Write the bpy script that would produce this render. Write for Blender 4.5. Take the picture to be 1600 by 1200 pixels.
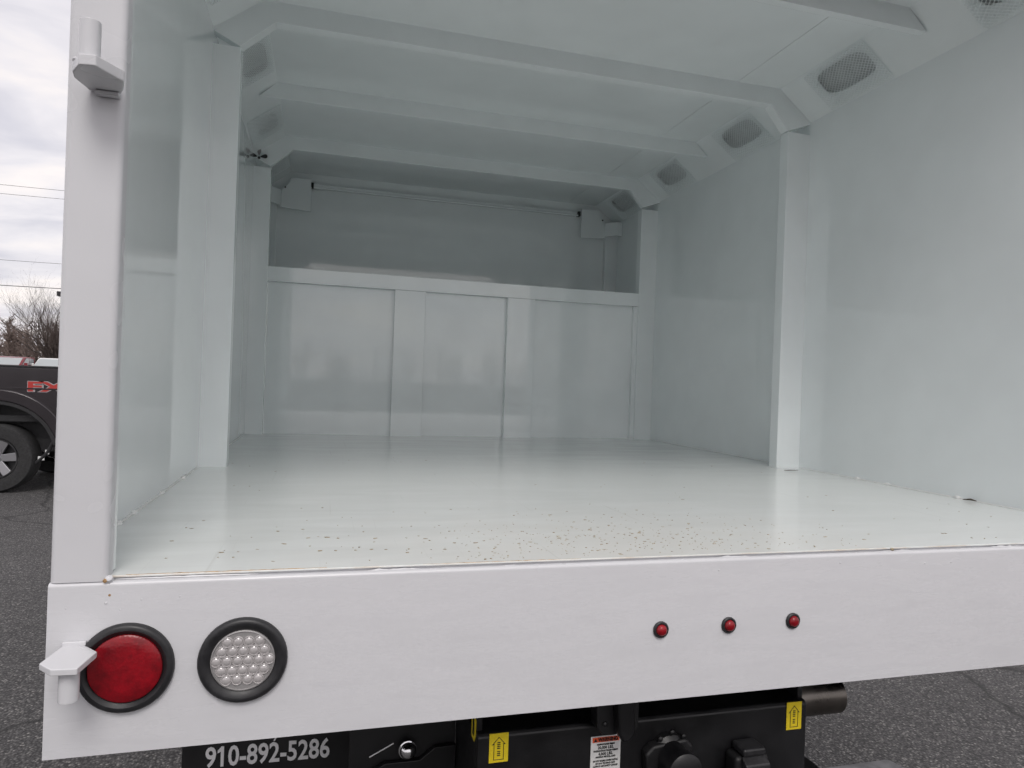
import bpy, bmesh, math, random
from mathutils import Vector, Matrix
R = math.radians
PI = math.pi
scene = bpy.context.scene
for o in list(bpy.data.objects):
    bpy.data.objects.remove(o, do_unlink=True)
COL = scene.collection

# ------------------------------------------------------------------ camera
FZ = 1.125                       # height of the load floor above the ground
CAM = Vector((0.2857, -1.0803, FZ + 0.2947))
YAW, PITCH, ROLL, FPX = 0.2686, 0.0, 0.0353, 1068.0
fw = Vector((math.sin(YAW) * math.cos(PITCH), math.cos(YAW) * math.cos(PITCH), math.sin(PITCH)))
rt = Vector((math.cos(YAW), -math.sin(YAW), 0))
up = rt.cross(fw)
r2 = math.cos(ROLL) * rt + math.sin(ROLL) * up
u2 = -math.sin(ROLL) * rt + math.cos(ROLL) * up
cam_d = bpy.data.cameras.new("camera")
cam = bpy.data.objects.new("camera", cam_d)
COL.objects.link(cam)
m = Matrix((r2, u2, -fw)).transposed().to_4x4()
m.translation = CAM
cam.matrix_world = m
cam_d.sensor_width = 36.0
cam_d.lens = 36.0 * FPX / 1600.0
cam_d.clip_start = 0.02
cam_d.clip_end = 3000
scene.camera = cam

# ------------------------------------------------------------------ sky and sun (overcast)
SUN_EL, SUN_AZ = R(48), R(184)   # azimuth measured clockwise from +Y
SKY_STRENGTH = 0.10
CLOUD_GAIN = 10.5
world = bpy.data.worlds.new("World")
scene.world = world
world.use_nodes = True
wn, wl = world.node_tree.nodes, world.node_tree.links
wn.clear()
w_out = wn.new("ShaderNodeOutputWorld")
w_bg = wn.new("ShaderNodeBackground")
w_bg.inputs["Strength"].default_value = SKY_STRENGTH
sky = wn.new("ShaderNodeTexSky")
sky.sky_type = 'NISHITA'
sky.sun_disc = False
sky.sun_elevation = SUN_EL
sky.sun_rotation = SUN_AZ
sky.dust_density = 3.0
tc = wn.new("ShaderNodeTexCoord")
sep = wn.new("ShaderNodeSeparateXYZ")
wl.new(tc.outputs["Generated"], sep.inputs[0])
zab = wn.new("ShaderNodeMath"); zab.operation = 'MAXIMUM'; zab.inputs[1].default_value = 0.0
wl.new(sep.outputs["Z"], zab.inputs[0])
zad = wn.new("ShaderNodeMath"); zad.operation = 'ADD'; zad.inputs[1].default_value = 0.22
wl.new(zab.outputs[0], zad.inputs[0])
dv = wn.new("ShaderNodeVectorMath"); dv.operation = 'DIVIDE'
cmb = wn.new("ShaderNodeCombineXYZ")
for i in range(3):
    wl.new(zad.outputs[0], cmb.inputs[i])
wl.new(tc.outputs["Generated"], dv.inputs[0])
wl.new(cmb.outputs[0], dv.inputs[1])
mp = wn.new("ShaderNodeMapping")
mp.inputs["Rotation"].default_value = (0, 0, R(20))
mp.inputs["Scale"].default_value = (1.0, 1.7, 0.0)
wl.new(dv.outputs[0], mp.inputs[0])
n1 = wn.new("ShaderNodeTexNoise")
n1.inputs["Scale"].default_value = 2.1
n1.inputs["Detail"].default_value = 5
n1.inputs["Roughness"].default_value = 0.52
n1.inputs["Distortion"].default_value = 0.35
wl.new(mp.outputs[0], n1.inputs["Vector"])
cr = wn.new("ShaderNodeValToRGB")
cr.color_ramp.elements[0].position = 0.30
cr.color_ramp.elements[0].color = (0.66, 0.645, 0.705, 1)
cr.color_ramp.elements[1].position = 0.70
cr.color_ramp.elements[1].color = (1.07, 0.985, 0.93, 1)
e = cr.color_ramp.elements.new(0.5)
e.color = (0.86, 0.825, 0.85, 1)
wl.new(n1.outputs["Fac"], cr.inputs[0])
gain = wn.new("ShaderNodeVectorMath"); gain.operation = 'SCALE'; gain.inputs["Scale"].default_value = CLOUD_GAIN
wl.new(cr.outputs["Color"], gain.inputs[0])
mx = wn.new("ShaderNodeMix"); mx.data_type = 'RGBA'; mx.inputs["Factor"].default_value = 0.88
wl.new(sky.outputs["Color"], mx.inputs["A"])
wl.new(gain.outputs["Vector"], mx.inputs["B"])
wl.new(mx.outputs["Result"], w_bg.inputs["Color"])
wl.new(w_bg.outputs[0], w_out.inputs["Surface"])

sun_d = bpy.data.lights.new("sun", 'SUN')
sun_d.energy = 1.4
sun_d.angle = R(24)
sun_d.color = (1.0, 0.965, 0.93)
sun = bpy.data.objects.new("sun", sun_d)
COL.objects.link(sun)
sdir = Vector((math.sin(SUN_AZ) * math.cos(SUN_EL), math.cos(SUN_AZ) * math.cos(SUN_EL), math.sin(SUN_EL)))
sun.rotation_euler = (-sdir).to_track_quat('-Z', 'Y').to_euler()
sun.location = sdir * 30

vs = scene.view_settings
vs.view_transform = 'Standard'
vs.look = 'None'
vs.exposure = 0.10
vs.gamma = 1.0
vs.use_curve_mapping = False
cy = scene.cycles
cy.max_bounces = 12
cy.diffuse_bounces = 11
cy.glossy_bounces = 4
cy.use_adaptive_sampling = True
cy.adaptive_threshold = 0.05
cy.use_denoising = True
cy.sample_clamp_indirect = 8.0
try:
    scene.render.engine = 'CYCLES'
except Exception:
    pass

# ------------------------------------------------------------------ materials
MATS = {}
def new_mat(name):
    mt = bpy.data.materials.new(name)
    mt.use_nodes = True
    MATS[name] = mt
    nt = mt.node_tree
    return mt, nt, nt.nodes["Principled BSDF"]

def nd(nt, kind, **kw):
    n = nt.nodes.new(kind)
    for k, v in kw.items():
        if k in n.inputs.keys():
            n.inputs[k].default_value = v
        else:
            setattr(n, k, v)
    return n

def noise(nt, scale, detail=3, rough=0.5, vec=None, dist=0.0):
    n = nd(nt, "ShaderNodeTexNoise")
    n.inputs["Scale"].default_value = scale
    n.inputs["Detail"].default_value = detail
    n.inputs["Roughness"].default_value = rough
    n.inputs["Distortion"].default_value = dist
    if vec is not None:
        nt.links.new(vec, n.inputs["Vector"])
    return n

def ramp(nt, fac, stops):
    r = nd(nt, "ShaderNodeValToRGB")
    el = r.color_ramp.elements
    el[0].position, el[0].color = stops[0][0], (*stops[0][1], 1)
    el[1].position, el[1].color = stops[-1][0], (*stops[-1][1], 1)
    for p, c in stops[1:-1]:
        k = el.new(p); k.color = (*c, 1)
    nt.links.new(fac, r.inputs[0])
    return r

def g(v):
    return (v, v, v)

def bump(nt, bsdf, chain):
    prev = None
    for h, st, ds in chain:
        b = nd(nt, "ShaderNodeBump")
        b.inputs["Strength"].default_value = st
        b.inputs["Distance"].default_value = ds
        nt.links.new(h, b.inputs["Height"])
        if prev is not None:
            nt.links.new(prev, b.inputs["Normal"])
        prev = b.outputs["Normal"]
    nt.links.new(prev, bsdf.inputs["Normal"])

def mixc(nt, fac, a, b):
    mxn = nd(nt, "ShaderNodeMix", data_type='RGBA')
    for s, v in (("Factor", fac), ("A", a), ("B", b)):
        if hasattr(v, "links"):
            nt.links.new(v, mxn.inputs[s])
        elif s == "Factor":
            mxn.inputs[s].default_value = v
        else:
            mxn.inputs[s].default_value = (*v, 1)
    return mxn.outputs["Result"]

def simple(name, col, rough=0.5, metal=0.0, nscale=None, namp=0.1, bmp=None, coat=0.0, rvar=0.0):
    mt, nt, b = new_mat(name)
    b.inputs["Base Color"].default_value = (*col, 1)
    b.inputs["Roughness"].default_value = rough
    b.inputs["Metallic"].default_value = metal
    b.inputs["Coat Weight"].default_value = coat
    t = nd(nt, "ShaderNodeTexCoord")
    if nscale:
        n = noise(nt, nscale, 4, 0.55, t.outputs["Object"])
        r = ramp(nt, n.outputs["Fac"], [(0.3, tuple(c * (1 - namp) for c in col)), (0.7, tuple(min(1, c * (1 + namp)) for c in col))])
        nt.links.new(r.outputs["Color"], b.inputs["Base Color"])
        if rvar:
            rr = ramp(nt, n.outputs["Fac"], [(0.3, g(max(0.02, rough - rvar))), (0.7, g(min(1, rough + rvar)))])
            nt.links.new(rr.outputs["Color"], b.inputs["Roughness"])
    if bmp:
        n = noise(nt, bmp[0], 3, 0.55, t.outputs["Object"])
        bump(nt, b, [(n.outputs["Fac"], bmp[1], bmp[2])])
    return mt

def paint(name, col, rough, peel=0.05, wave=0.12, dirt=0.04, spec=0.5, coat=0.0):
    mt, nt, b = new_mat(name)
    t = nd(nt, "ShaderNodeTexCoord")
    n = noise(nt, 5.0, 2, 0.6, t.outputs["Object"])
    r = ramp(nt, n.outputs["Fac"], [(0.3, tuple(c * (1 - dirt) for c in col)), (0.65, col)])
    nt.links.new(r.outputs["Color"], b.inputs["Base Color"])
    rr = ramp(nt, n.outputs["Fac"], [(0.25, g(rough * 1.35)), (0.7, g(rough * 0.85))])
    nt.links.new(rr.outputs["Color"], b.inputs["Roughness"])
    b.inputs["Specular IOR Level"].default_value = spec
    b.inputs["Coat Weight"].default_value = coat
    b.inputs["Coat Roughness"].default_value = 0.03
    w = noise(nt, 2.6, 1, 0.4, t.outputs["Object"])
    ch = [(w.outputs["Fac"], wave, 0.02)]
    if peel > 0.03:
        p = noise(nt, 420, 1, 0.5, t.outputs["Object"])
        ch.append((p.outputs["Fac"], peel, 0.0006))
    bump(nt, b, ch)
    return mt

WHITE_LIFTED = (0.868, 0.911, 0.916)  # the body's one white paint, lightened to stand in for more interior light
paint("paint_interior", WHITE_LIFTED, 0.055, peel=0.02, wave=0.05, spec=0.7, coat=0.8)
paint("paint_frame_dimmed", (0.625, 0.627, 0.648), 0.24, peel=0.10, wave=0.05, dirt=0.05)  # same white paint, darkened in colour to offset the strong light outside
paint("paint_wall", WHITE_LIFTED, 0.07, peel=0.02, wave=0.05, spec=0.6, coat=0.7)
paint("paint_sheet", WHITE_LIFTED, 0.12, peel=0.02, wave=0.08)

def floor_mat():
    mt, nt, b = new_mat("paint_floor")
    t = nd(nt, "ShaderNodeTexCoord")
    obj = t.outputs["Object"]
    st = nd(nt, "ShaderNodeMapping"); st.inputs["Scale"].default_value = (1.1, 5.0, 1.0)
    nt.links.new(obj, st.inputs[0])
    n1 = noise(nt, 2.6, 6, 0.6, st.outputs[0], 0.4)
    n2 = noise(nt, 9.0, 6, 0.62, obj)
    c1 = ramp(nt, n1.outputs["Fac"], [(0.30, (0.69, 0.712, 0.702)), (0.62, (0.785, 0.81, 0.80))])
    # beige traffic stain with a loose outline
    sp = nd(nt, "ShaderNodeSeparateXYZ"); nt.links.new(obj, sp.inputs[0])
    dx = nd(nt, "ShaderNodeMath", operation='SUBTRACT'); nt.links.new(sp.outputs["X"], dx.inputs[0]); dx.inputs[1].default_value = 0.86
    dx2 = nd(nt, "ShaderNodeMath", operation='MULTIPLY'); nt.links.new(dx.outputs[0], dx2.inputs[0]); dx2.inputs[1].default_value = 1.9
    dy2 = nd(nt, "ShaderNodeMath", operation='MULTIPLY'); nt.links.new(sp.outputs["Y"], dy2.inputs[0]); dy2.inputs[1].default_value = 2.4
    cv = nd(nt, "ShaderNodeCombineXYZ"); nt.links.new(dx2.outputs[0], cv.inputs[0]); nt.links.new(dy2.outputs[0], cv.inputs[1])
    ln = nd(nt, "ShaderNodeVectorMath", operation='LENGTH'); nt.links.new(cv.outputs[0], ln.inputs[0])
    ad = nd(nt, "ShaderNodeMath", operation='ADD'); nt.links.new(ln.outputs["Value"], ad.inputs[0])
    nm = nd(nt, "ShaderNodeMath", operation='MULTIPLY'); nt.links.new(n2.outputs["Fac"], nm.inputs[0]); nm.inputs[1].default_value = 1.6
    nt.links.new(nm.outputs[0], ad.inputs[1])
    sm = ramp(nt, ad.outputs[0], [(0.0, g(0.75)), (1.0, g(0.0))])
    mr = nd(nt, "ShaderNodeMapRange"); nt.links.new(ad.outputs[0], mr.inputs["Value"])
    mr.inputs["From Min"].default_value = 0.9; mr.inputs["From Max"].default_value = 2.1
    mr.inputs["To Min"].default_value = 0.6; mr.inputs["To Max"].default_value = 0.0
    nt.nodes.remove(sm)
    c2 = mixc(nt, mr.outputs[0], c1.outputs["Color"], (0.74, 0.725, 0.685))
    # rust bleeding out of the rear edge
    n3 = noise(nt, 26.0, 6, 0.7, obj)
    n4 = noise(nt, 3.0, 3, 0.6, obj)
    ey = nd(nt, "ShaderNodeMapRange"); nt.links.new(sp.outputs["Y"], ey.inputs["Value"])
    ey.inputs["From Min"].default_value = 0.012; ey.inputs["From Max"].default_value = 0.034
    ey.inputs["To Min"].default_value = 0.50; ey.inputs["To Max"].default_value = 0.0
    a1 = nd(nt, "ShaderNodeMath", operation='MULTIPLY'); nt.links.new(n3.outputs["Fac"], a1.inputs[0]); nt.links.new(n4.outputs["Fac"], a1.inputs[1])
    a2 = nd(nt, "ShaderNodeMath", operation='ADD'); nt.links.new(a1.outputs[0], a2.inputs[0]); nt.links.new(ey.outputs[0], a2.inputs[1])
    mr2 = nd(nt, "ShaderNodeMapRange"); nt.links.new(a2.outputs[0], mr2.inputs["Value"])
    mr2.inputs["From Min"].default_value = 0.70; mr2.inputs["From Max"].default_value = 0.95
    mr2.inputs["To Min"].default_value = 0.0; mr2.inputs["To Max"].default_value = 0.6
    c3 = mixc(nt, mr2.outputs[0], c2, (0.50, 0.29, 0.10))
    # fine drag scratches running in and out of the body
    sm2 = nd(nt, "ShaderNodeMapping"); sm2.inputs["Scale"].default_value = (95.0, 1.6, 1.0); sm2.inputs["Rotation"].default_value = (0, 0, R(7))
    nt.links.new(obj, sm2.inputs[0])
    n5 = noise(nt, 1.0, 3, 0.6, sm2.outputs[0], 0.6)
    scr = ramp(nt, n5.outputs["Fac"], [(0.66, g(0)), (0.74, g(0.28))])
    c3 = mixc(nt, scr.outputs["Color"], c3, (0.52, 0.52, 0.50))
    nt.links.new(c3, b.inputs["Base Color"])
    rr = ramp(nt, n1.outputs["Fac"], [(0.3, g(0.21)), (0.7, g(0.10))])
    nt.links.new(rr.outputs["Color"], b.inputs["Roughness"])
    b.inputs["Coat Weight"].default_value = 0.0
    b.inputs["Specular IOR Level"].default_value = 0.42
    p = noise(nt, 300, 2, 0.5, obj)
    w = noise(nt, 3.0, 2, 0.4, obj)
    bump(nt, b, [(w.outputs["Fac"], 0.06, 0.02), (p.outputs["Fac"], 0.03, 0.0008)])
    return mt
floor_mat()

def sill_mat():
    mt, nt, b = new_mat("paint_sill_dimmed")
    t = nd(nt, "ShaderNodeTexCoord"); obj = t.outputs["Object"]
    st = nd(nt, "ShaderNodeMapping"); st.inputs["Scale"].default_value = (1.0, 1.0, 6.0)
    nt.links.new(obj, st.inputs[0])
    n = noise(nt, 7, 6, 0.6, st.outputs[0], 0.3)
    r = ramp(nt, n.outputs["Fac"], [(0.3, (0.585, 0.587, 0.608)), (0.6, (0.615, 0.617, 0.638))])  # body white again, darkened to hold back the outdoor light on the sill
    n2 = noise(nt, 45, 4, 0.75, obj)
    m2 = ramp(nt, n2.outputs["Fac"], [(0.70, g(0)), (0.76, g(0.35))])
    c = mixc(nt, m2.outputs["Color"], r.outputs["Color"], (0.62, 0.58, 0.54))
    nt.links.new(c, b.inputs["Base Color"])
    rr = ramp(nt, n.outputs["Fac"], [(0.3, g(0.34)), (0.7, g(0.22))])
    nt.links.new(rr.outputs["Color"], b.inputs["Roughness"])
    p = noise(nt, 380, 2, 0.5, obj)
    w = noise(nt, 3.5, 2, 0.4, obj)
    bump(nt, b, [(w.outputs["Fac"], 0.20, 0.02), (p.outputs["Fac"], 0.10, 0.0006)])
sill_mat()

simple("rubber", (0.018, 0.018, 0.020), 0.42, nscale=60, namp=0.3, bmp=(300, 0.1, 0.001), rvar=0.08)
simple("black_steel", (0.005, 0.005, 0.006), 0.42, nscale=14, namp=0.35, bmp=(220, 0.15, 0.001), rvar=0.1)
simple("black_satin", (0.007, 0.007, 0.008), 0.5, nscale=20, namp=0.3, bmp=(160, 0.2, 0.001), rvar=0.1)
simple("grey_step", (0.20, 0.20, 0.215), 0.7, nscale=40, namp=0.25, bmp=(120, 0.3, 0.002))
simple("chrome", (0.75, 0.75, 0.76), 0.08, metal=1.0)
simple("exhaust_steel", (0.17, 0.155, 0.14), 0.32, metal=1.0, nscale=12, namp=0.3, rvar=0.1)
simple("sticker_yellow", (0.78, 0.60, 0.02), 0.4, nscale=60, namp=0.05)
simple("sticker_white", (0.62, 0.62, 0.61), 0.45, nscale=60, namp=0.05)
simple("sticker_red", (0.68, 0.10, 0.035), 0.45)
simple("ink_black", (0.012, 0.012, 0.012), 0.5)
simple("vinyl_silver", (0.80, 0.80, 0.81), 0.45)
simple("led_cup", (0.44, 0.42, 0.42), 0.10, metal=0.1, coat=1.0)
simple("led_plate", (0.34, 0.33, 0.33), 0.35, metal=0.3, coat=0.6)
simple("led_tip", (0.85, 0.85, 0.83), 0.12, coat=1.0)
simple("caulk", (0.82, 0.83, 0.82), 0.35, bmp=(120, 0.3, 0.001))
simple("rust", (0.42, 0.26, 0.12), 0.9, nscale=120, namp=0.4)
simple("dirt", (0.34, 0.285, 0.20), 0.9, nscale=200, namp=0.5)
simple("twig", (0.06, 0.045, 0.03), 0.9)
simple("vent_shade_grey", (0.60, 0.63, 0.635), 0.45, metal=0.2, nscale=30, namp=0.12)  # grey of the vent backs paints shade into the openings
simple("dark_void", (0.01, 0.01, 0.01), 0.8)

def red_mat():
    mt, nt, b = new_mat("lens_red")
    t = nd(nt, "ShaderNodeTexCoord")
    v = nd(nt, "ShaderNodeTexVoronoi"); v.inputs["Scale"].default_value = 260
    nt.links.new(t.outputs["Object"], v.inputs["Vector"])
    n = noise(nt, 42, 5, 0.7, t.outputs["Object"])
    r = ramp(nt, n.outputs["Fac"], [(0.3, (0.13, 0.001, 0.005)), (0.7, (0.32, 0.002, 0.010))])
    nt.links.new(r.outputs["Color"], b.inputs["Base Color"])
    b.inputs["Roughness"].default_value = 0.30
    b.inputs["Coat Weight"].default_value = 0.0
    b.inputs["Coat Roughness"].default_value = 0.15
    bump(nt, b, [(v.outputs["Distance"], 0.14, 0.0014)])
red_mat()

def asphalt_mat():
    mt, nt, b = new_mat("asphalt")
    t = nd(nt, "ShaderNodeTexCoord"); obj = t.outputs["Object"]
    v = nd(nt, "ShaderNodeTexVoronoi"); v.inputs["Scale"].default_value = 105
    nt.links.new(obj, v.inputs["Vector"])
    v2 = nd(nt, "ShaderNodeTexVoronoi"); v2.inputs["Scale"].default_value = 48
    nt.links.new(obj, v2.inputs["Vector"])
    sepc = nd(nt, "ShaderNodeSeparateColor"); nt.links.new(v.outputs["Color"], sepc.inputs[0])
    stone = ramp(nt, sepc.outputs[0], [(0.0, (0.06, 0.058, 0.06)), (0.55, (0.105, 0.102, 0.103)), (0.86, (0.16, 0.156, 0.153)), (1.0, (0.30, 0.29, 0.28))])
    edge = ramp(nt, v.outputs["Distance"], [(0.25, g(0)), (0.75, g(1))])
    c = mixc(nt, edge.outputs["Color"], stone.outputs["Color"], (0.032, 0.031, 0.032))
    n = noise(nt, 0.55, 5, 0.6, obj)
    pt = ramp(nt, n.outputs["Fac"], [(0.3, g(0.78)), (0.7, g(1.12))])
    ml = nd(nt, "ShaderNodeMix", data_type='RGBA', blend_type='MULTIPLY'); ml.inputs["Factor"].default_value = 1
    nt.links.new(c, ml.inputs["A"]); nt.links.new(pt.outputs["Color"], ml.inputs["B"])
    # cracks
    nz = noise(nt, 1.4, 4, 0.6, obj)
    dist = nd(nt, "ShaderNodeMix", data_type='VECTOR'); dist.inputs["Factor"].default_value = 0.22
    nt.links.new(obj, dist.inputs["A"]); nt.links.new(nz.outputs["Color"], dist.inputs["B"])
    vc = nd(nt, "ShaderNodeTexVoronoi", feature='DISTANCE_TO_EDGE'); vc.inputs["Scale"].default_value = 0.30
    nt.links.new(dist.outputs["Result"], vc.inputs["Vector"])
    ck = ramp(nt, vc.outputs["Distance"], [(0.0008, g(1)), (0.003, g(0))])
    c2 = mixc(nt, ck.outputs["Color"], ml.outputs["Result"], (0.018, 0.018, 0.018))
    nt.links.new(c2, b.inputs["Base Color"])
    b.inputs["Roughness"].default_value = 0.82
    hh = nd(nt, "ShaderNodeMath", operation='MULTIPLY'); nt.links.new(v.outputs["Distance"], hh.inputs[0]); hh.inputs[1].default_value = -1
    bump(nt, b, [(hh.outputs[0], 0.7, 0.008), (vc.outputs["Distance"], 0.2, 0.01)])
asphalt_mat()

# ------------------------------------------------------------------ mesh helpers
class B:
    def __init__(self):
        self.bm = bmesh.new()
    def face(self, pts):
        return self.bm.faces.new([self.bm.verts.new(p) for p in pts])
    def box(self, x0, x1, y0, y1, z0, z1):
        v = [self.bm.verts.new((x, y, z)) for z in (z0, z1) for y in (y0, y1) for x in (x0, x1)]
        for q in ((0, 2, 3, 1), (4, 5, 7, 6), (0, 1, 5, 4), (2, 6, 7, 3), (0, 4, 6, 2), (1, 3, 7, 5)):
            self.bm.faces.new([v[i] for i in q])
        return self
    def prism(self, poly, axis, a, b):
        # poly in the two remaining axes (in x,y,z order)
        def P(p, t):
            if axis == 'x': return (t, p[0], p[1])
            if axis == 'y': return (p[0], t, p[1])
            return (p[0], p[1], t)
        lo = [self.bm.verts.new(P(p, a)) for p in poly]
        hi = [self.bm.verts.new(P(p, b)) for p in poly]
        n = len(poly)
        self.bm.faces.new(lo)
        self.bm.faces.new(hi[::-1])
        for i in range(n):
            self.bm.faces.new([lo[i], hi[i], hi[(i + 1) % n], lo[(i + 1) % n]])
        return self
    def cyl(self, p0, p1, r0, r1=None, n=20, caps=True):
        r1 = r0 if r1 is None else r1
        p0, p1 = Vector(p0), Vector(p1)
        d = (p1 - p0).normalized()
        a = d.orthogonal().normalized(); b = d.cross(a)
        A, Bv = [], []
        for i in range(n):
            t = 2 * PI * i / n
            k = a * math.cos(t) + b * math.sin(t)
            A.append(self.bm.verts.new(p0 + k * r0)); Bv.append(self.bm.verts.new(p1 + k * r1))
        for i in range(n):
            self.bm.faces.new([A[i], A[(i + 1) % n], Bv[(i + 1) % n], Bv[i]])
        if caps:
            self.bm.faces.new(A[::-1]); self.bm.faces.new(Bv)
        return self
    def lathe(self, c, axis, prof, n=32):
        # prof: (r, h) along axis from c
        c, d = Vector(c), Vector(axis).normalized()
        a = d.orthogonal().normalized(); b = d.cross(a)
        rings = []
        for r, h in prof:
            if r < 1e-6:
                rings.append([self.bm.verts.new(c + d * h)])
            else:
                rings.append([self.bm.verts.new(c + d * h + (a * math.cos(2 * PI * i / n) + b * math.sin(2 * PI * i / n)) * r) for i in range(n)])
        for p, q in zip(rings[:-1], rings[1:]):
            for i in range(n):
                j = (i + 1) % n
                if len(p) == 1 and len(q) == 1: continue
                if len(p) == 1: self.bm.faces.new([p[0], q[i], q[j]])
                elif len(q) == 1: self.bm.faces.new([p[i], q[0], p[j]])
                else: self.bm.faces.new([p[i], q[i], q[j], p[j]])
        return self
    def tube(self, pts, rad, n=6):
        pts = [Vector(p) for p in pts]
        rings = []
        for i, p in enumerate(pts):
            d = (pts[min(i + 1, len(pts) - 1)] - pts[max(i - 1, 0)]).normalized()
            a = d.cross(Vector((0, 0, 1)))
            if a.length < 1e-3: a = d.cross(Vector((1, 0, 0)))
            a.normalize(); b = d.cross(a)
            r = rad[i] if hasattr(rad, '__len__') else rad
            rings.append([self.bm.verts.new(p + (a * math.cos(2 * PI * k / n) + b * math.sin(2 * PI * k / n)) * r) for k in range(n)])
        for p, q in zip(rings[:-1], rings[1:]):
            for k in range(n):
                self.bm.faces.new([p[k], p[(k + 1) % n], q[(k + 1) % n], q[k]])
        self.bm.faces.new(rings[0][::-1]); self.bm.faces.new(rings[-1])
        return self
    def obj(self, name, mat, parent=None, bevel=0, smooth=False, seg=2, label=None):
        bmesh.ops.recalc_face_normals(self.bm, faces=self.bm.faces)
        me = bpy.data.meshes.new(name)
        self.bm.to_mesh(me); self.bm.free()
        return link(name, me, mat, parent, bevel, smooth, seg, label)

def link(name, me, mat, parent=None, bevel=0, smooth=False, seg=2, label=None):
    me.materials.clear()
    me.materials.append(MATS[mat])
    o = bpy.data.objects.new(name, me)
    COL.objects.link(o)
    if parent is not None: o.parent = parent
    if smooth:
        for p in me.polygons: p.use_smooth = True
        try:
            me.set_sharp_from_angle(angle=R(40))
        except Exception:
            pass
    if bevel:
        md = o.modifiers.new("bevel", 'BEVEL')
        md.width = bevel; md.segments = seg; md.limit_method = 'ANGLE'; md.angle_limit = R(35)
        for p in me.polygons: p.use_smooth = True
        try:
            me.set_sharp_from_angle(angle=R(40))
        except Exception:
            pass
        md.harden_normals = True
    if label: o["label"] = label
    return o

def empty(name, loc=(0, 0, 0), rz=0.0, label=None, cat=None, group=None, sc=1.0):
    o = bpy.data.objects.new(name, None)
    COL.objects.link(o)
    o.location = loc; o.rotation_euler = (0, 0, rz); o.scale = (sc, sc, sc)
    tag(o, label, cat, group)
    return o

def tag(o, label=None, cat=None, group=None, kind=None):
    if label: o["label"] = label
    if cat: o["category"] = cat
    if group: o["group"] = group
    if kind: o["kind"] = kind
    return o

def text_mesh(txt, size, offset=0.0, extrude=0.0006, align='CENTER'):
    cu = bpy.data.curves.new("lettering", 'FONT')
    cu.body = txt; cu.size = size; cu.offset = offset; cu.extrude = extrude
    cu.align_x = align; cu.align_y = 'CENTER'; cu.resolution_u = 3
    ob = bpy.data.objects.new("lettering", cu)
    COL.objects.link(ob)
    bpy.context.view_layer.update()
    me = bpy.data.meshes.new_from_object(ob.evaluated_get(bpy.context.evaluated_depsgraph_get()))
    bpy.data.objects.remove(ob, do_unlink=True)
    return me

def place_text(name, txt, size, mat, parent, origin, xdir, ydir, width=None, offset=0.0):
    me = text_mesh(txt, size, offset)
    xs = [v.co.x for v in me.vertices]
    k = 1.0 if width is None else width / max(1e-6, max(xs) - min(xs))
    X, Y = Vector(xdir).normalized(), Vector(ydir).normalized()
    Z = X.cross(Y); O = Vector(origin)
    for v in me.vertices:
        v.co = O + X * v.co.x * k + Y * v.co.y + Z * v.co.z
    if txt.startswith("910-"):
        # islands from left to right; the second one is the 1: give it the slanted flag of a grotesque face
        par = list(range(len(me.vertices)))
        def find(i):
            while par[i] != i:
                par[i] = par[par[i]]; i = par[i]
            return i
        for e_ in me.edges:
            par[find(e_.vertices[0])] = find(e_.vertices[1])
        isl = {}
        for v in me.vertices:
            isl.setdefault(find(v.index), []).append(v.co)
        box = sorted((min(c.x for c in cs), max(c.x for c in cs), max(c.z for c in cs), cs[0].y) for cs in isl.values())
        x0_, x1_, zt, yy = [q for q in box if q[0] > box[0][1] - 0.001][0]
        B().prism([(x0_ + 0.001, zt), (x0_ - 0.0065, zt - 0.0085), (x0_ - 0.0065, zt - 0.0145), (x0_ + 0.001, zt - 0.0105)], 'y', yy - 0.0004, yy + 0.0006).obj(name, mat, parent)
    return link(name, me, mat, parent)

# ------------------------------------------------------------------ ground
b = B(); b.face([(-700, -700, 0), (700, -700, 0), (700, 700, 0), (-700, 700, 0)])
tag(b.obj("ground", "asphalt"), kind="structure")

# ------------------------------------------------------------------ the truck body
XL, W, H1, H2, CH = -0.0853, 2.128, 1.382, 1.495, 0.148
DH = H2 - H1
YB = 3.15                                   # bulkhead wall at the far end
Z = lambda z: FZ + z
rnd = random.Random(4)

truck = empty("work_truck", (0, 0, 0), 0, "white enclosed work truck body with open rear and empty glossy white interior", "truck")

# floor plate
fl = B().prism([(-0.002, 0.013), (W + 0.002, 0.013), (W + 0.003, 0.03), (W - XL - 0.08, 0.15), (W + 0.004, 0.16), (W + 0.004, YB), (XL - 0.004, YB), (XL - 0.004, 0.16), (-0.06, 0.04), (-0.002, 0.03)], 'z', Z(-0.0030), Z(0)).obj("floor_plate", "paint_floor", truck, 0.0008, label="glossy white load floor with dirt specks and a rusty rear edge")
B().box(XL + 0.02, W - 0.02, 0.06, YB + 0.02, Z(-0.06), Z(-0.0085)).obj("subfloor", "black_steel", truck)
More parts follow.
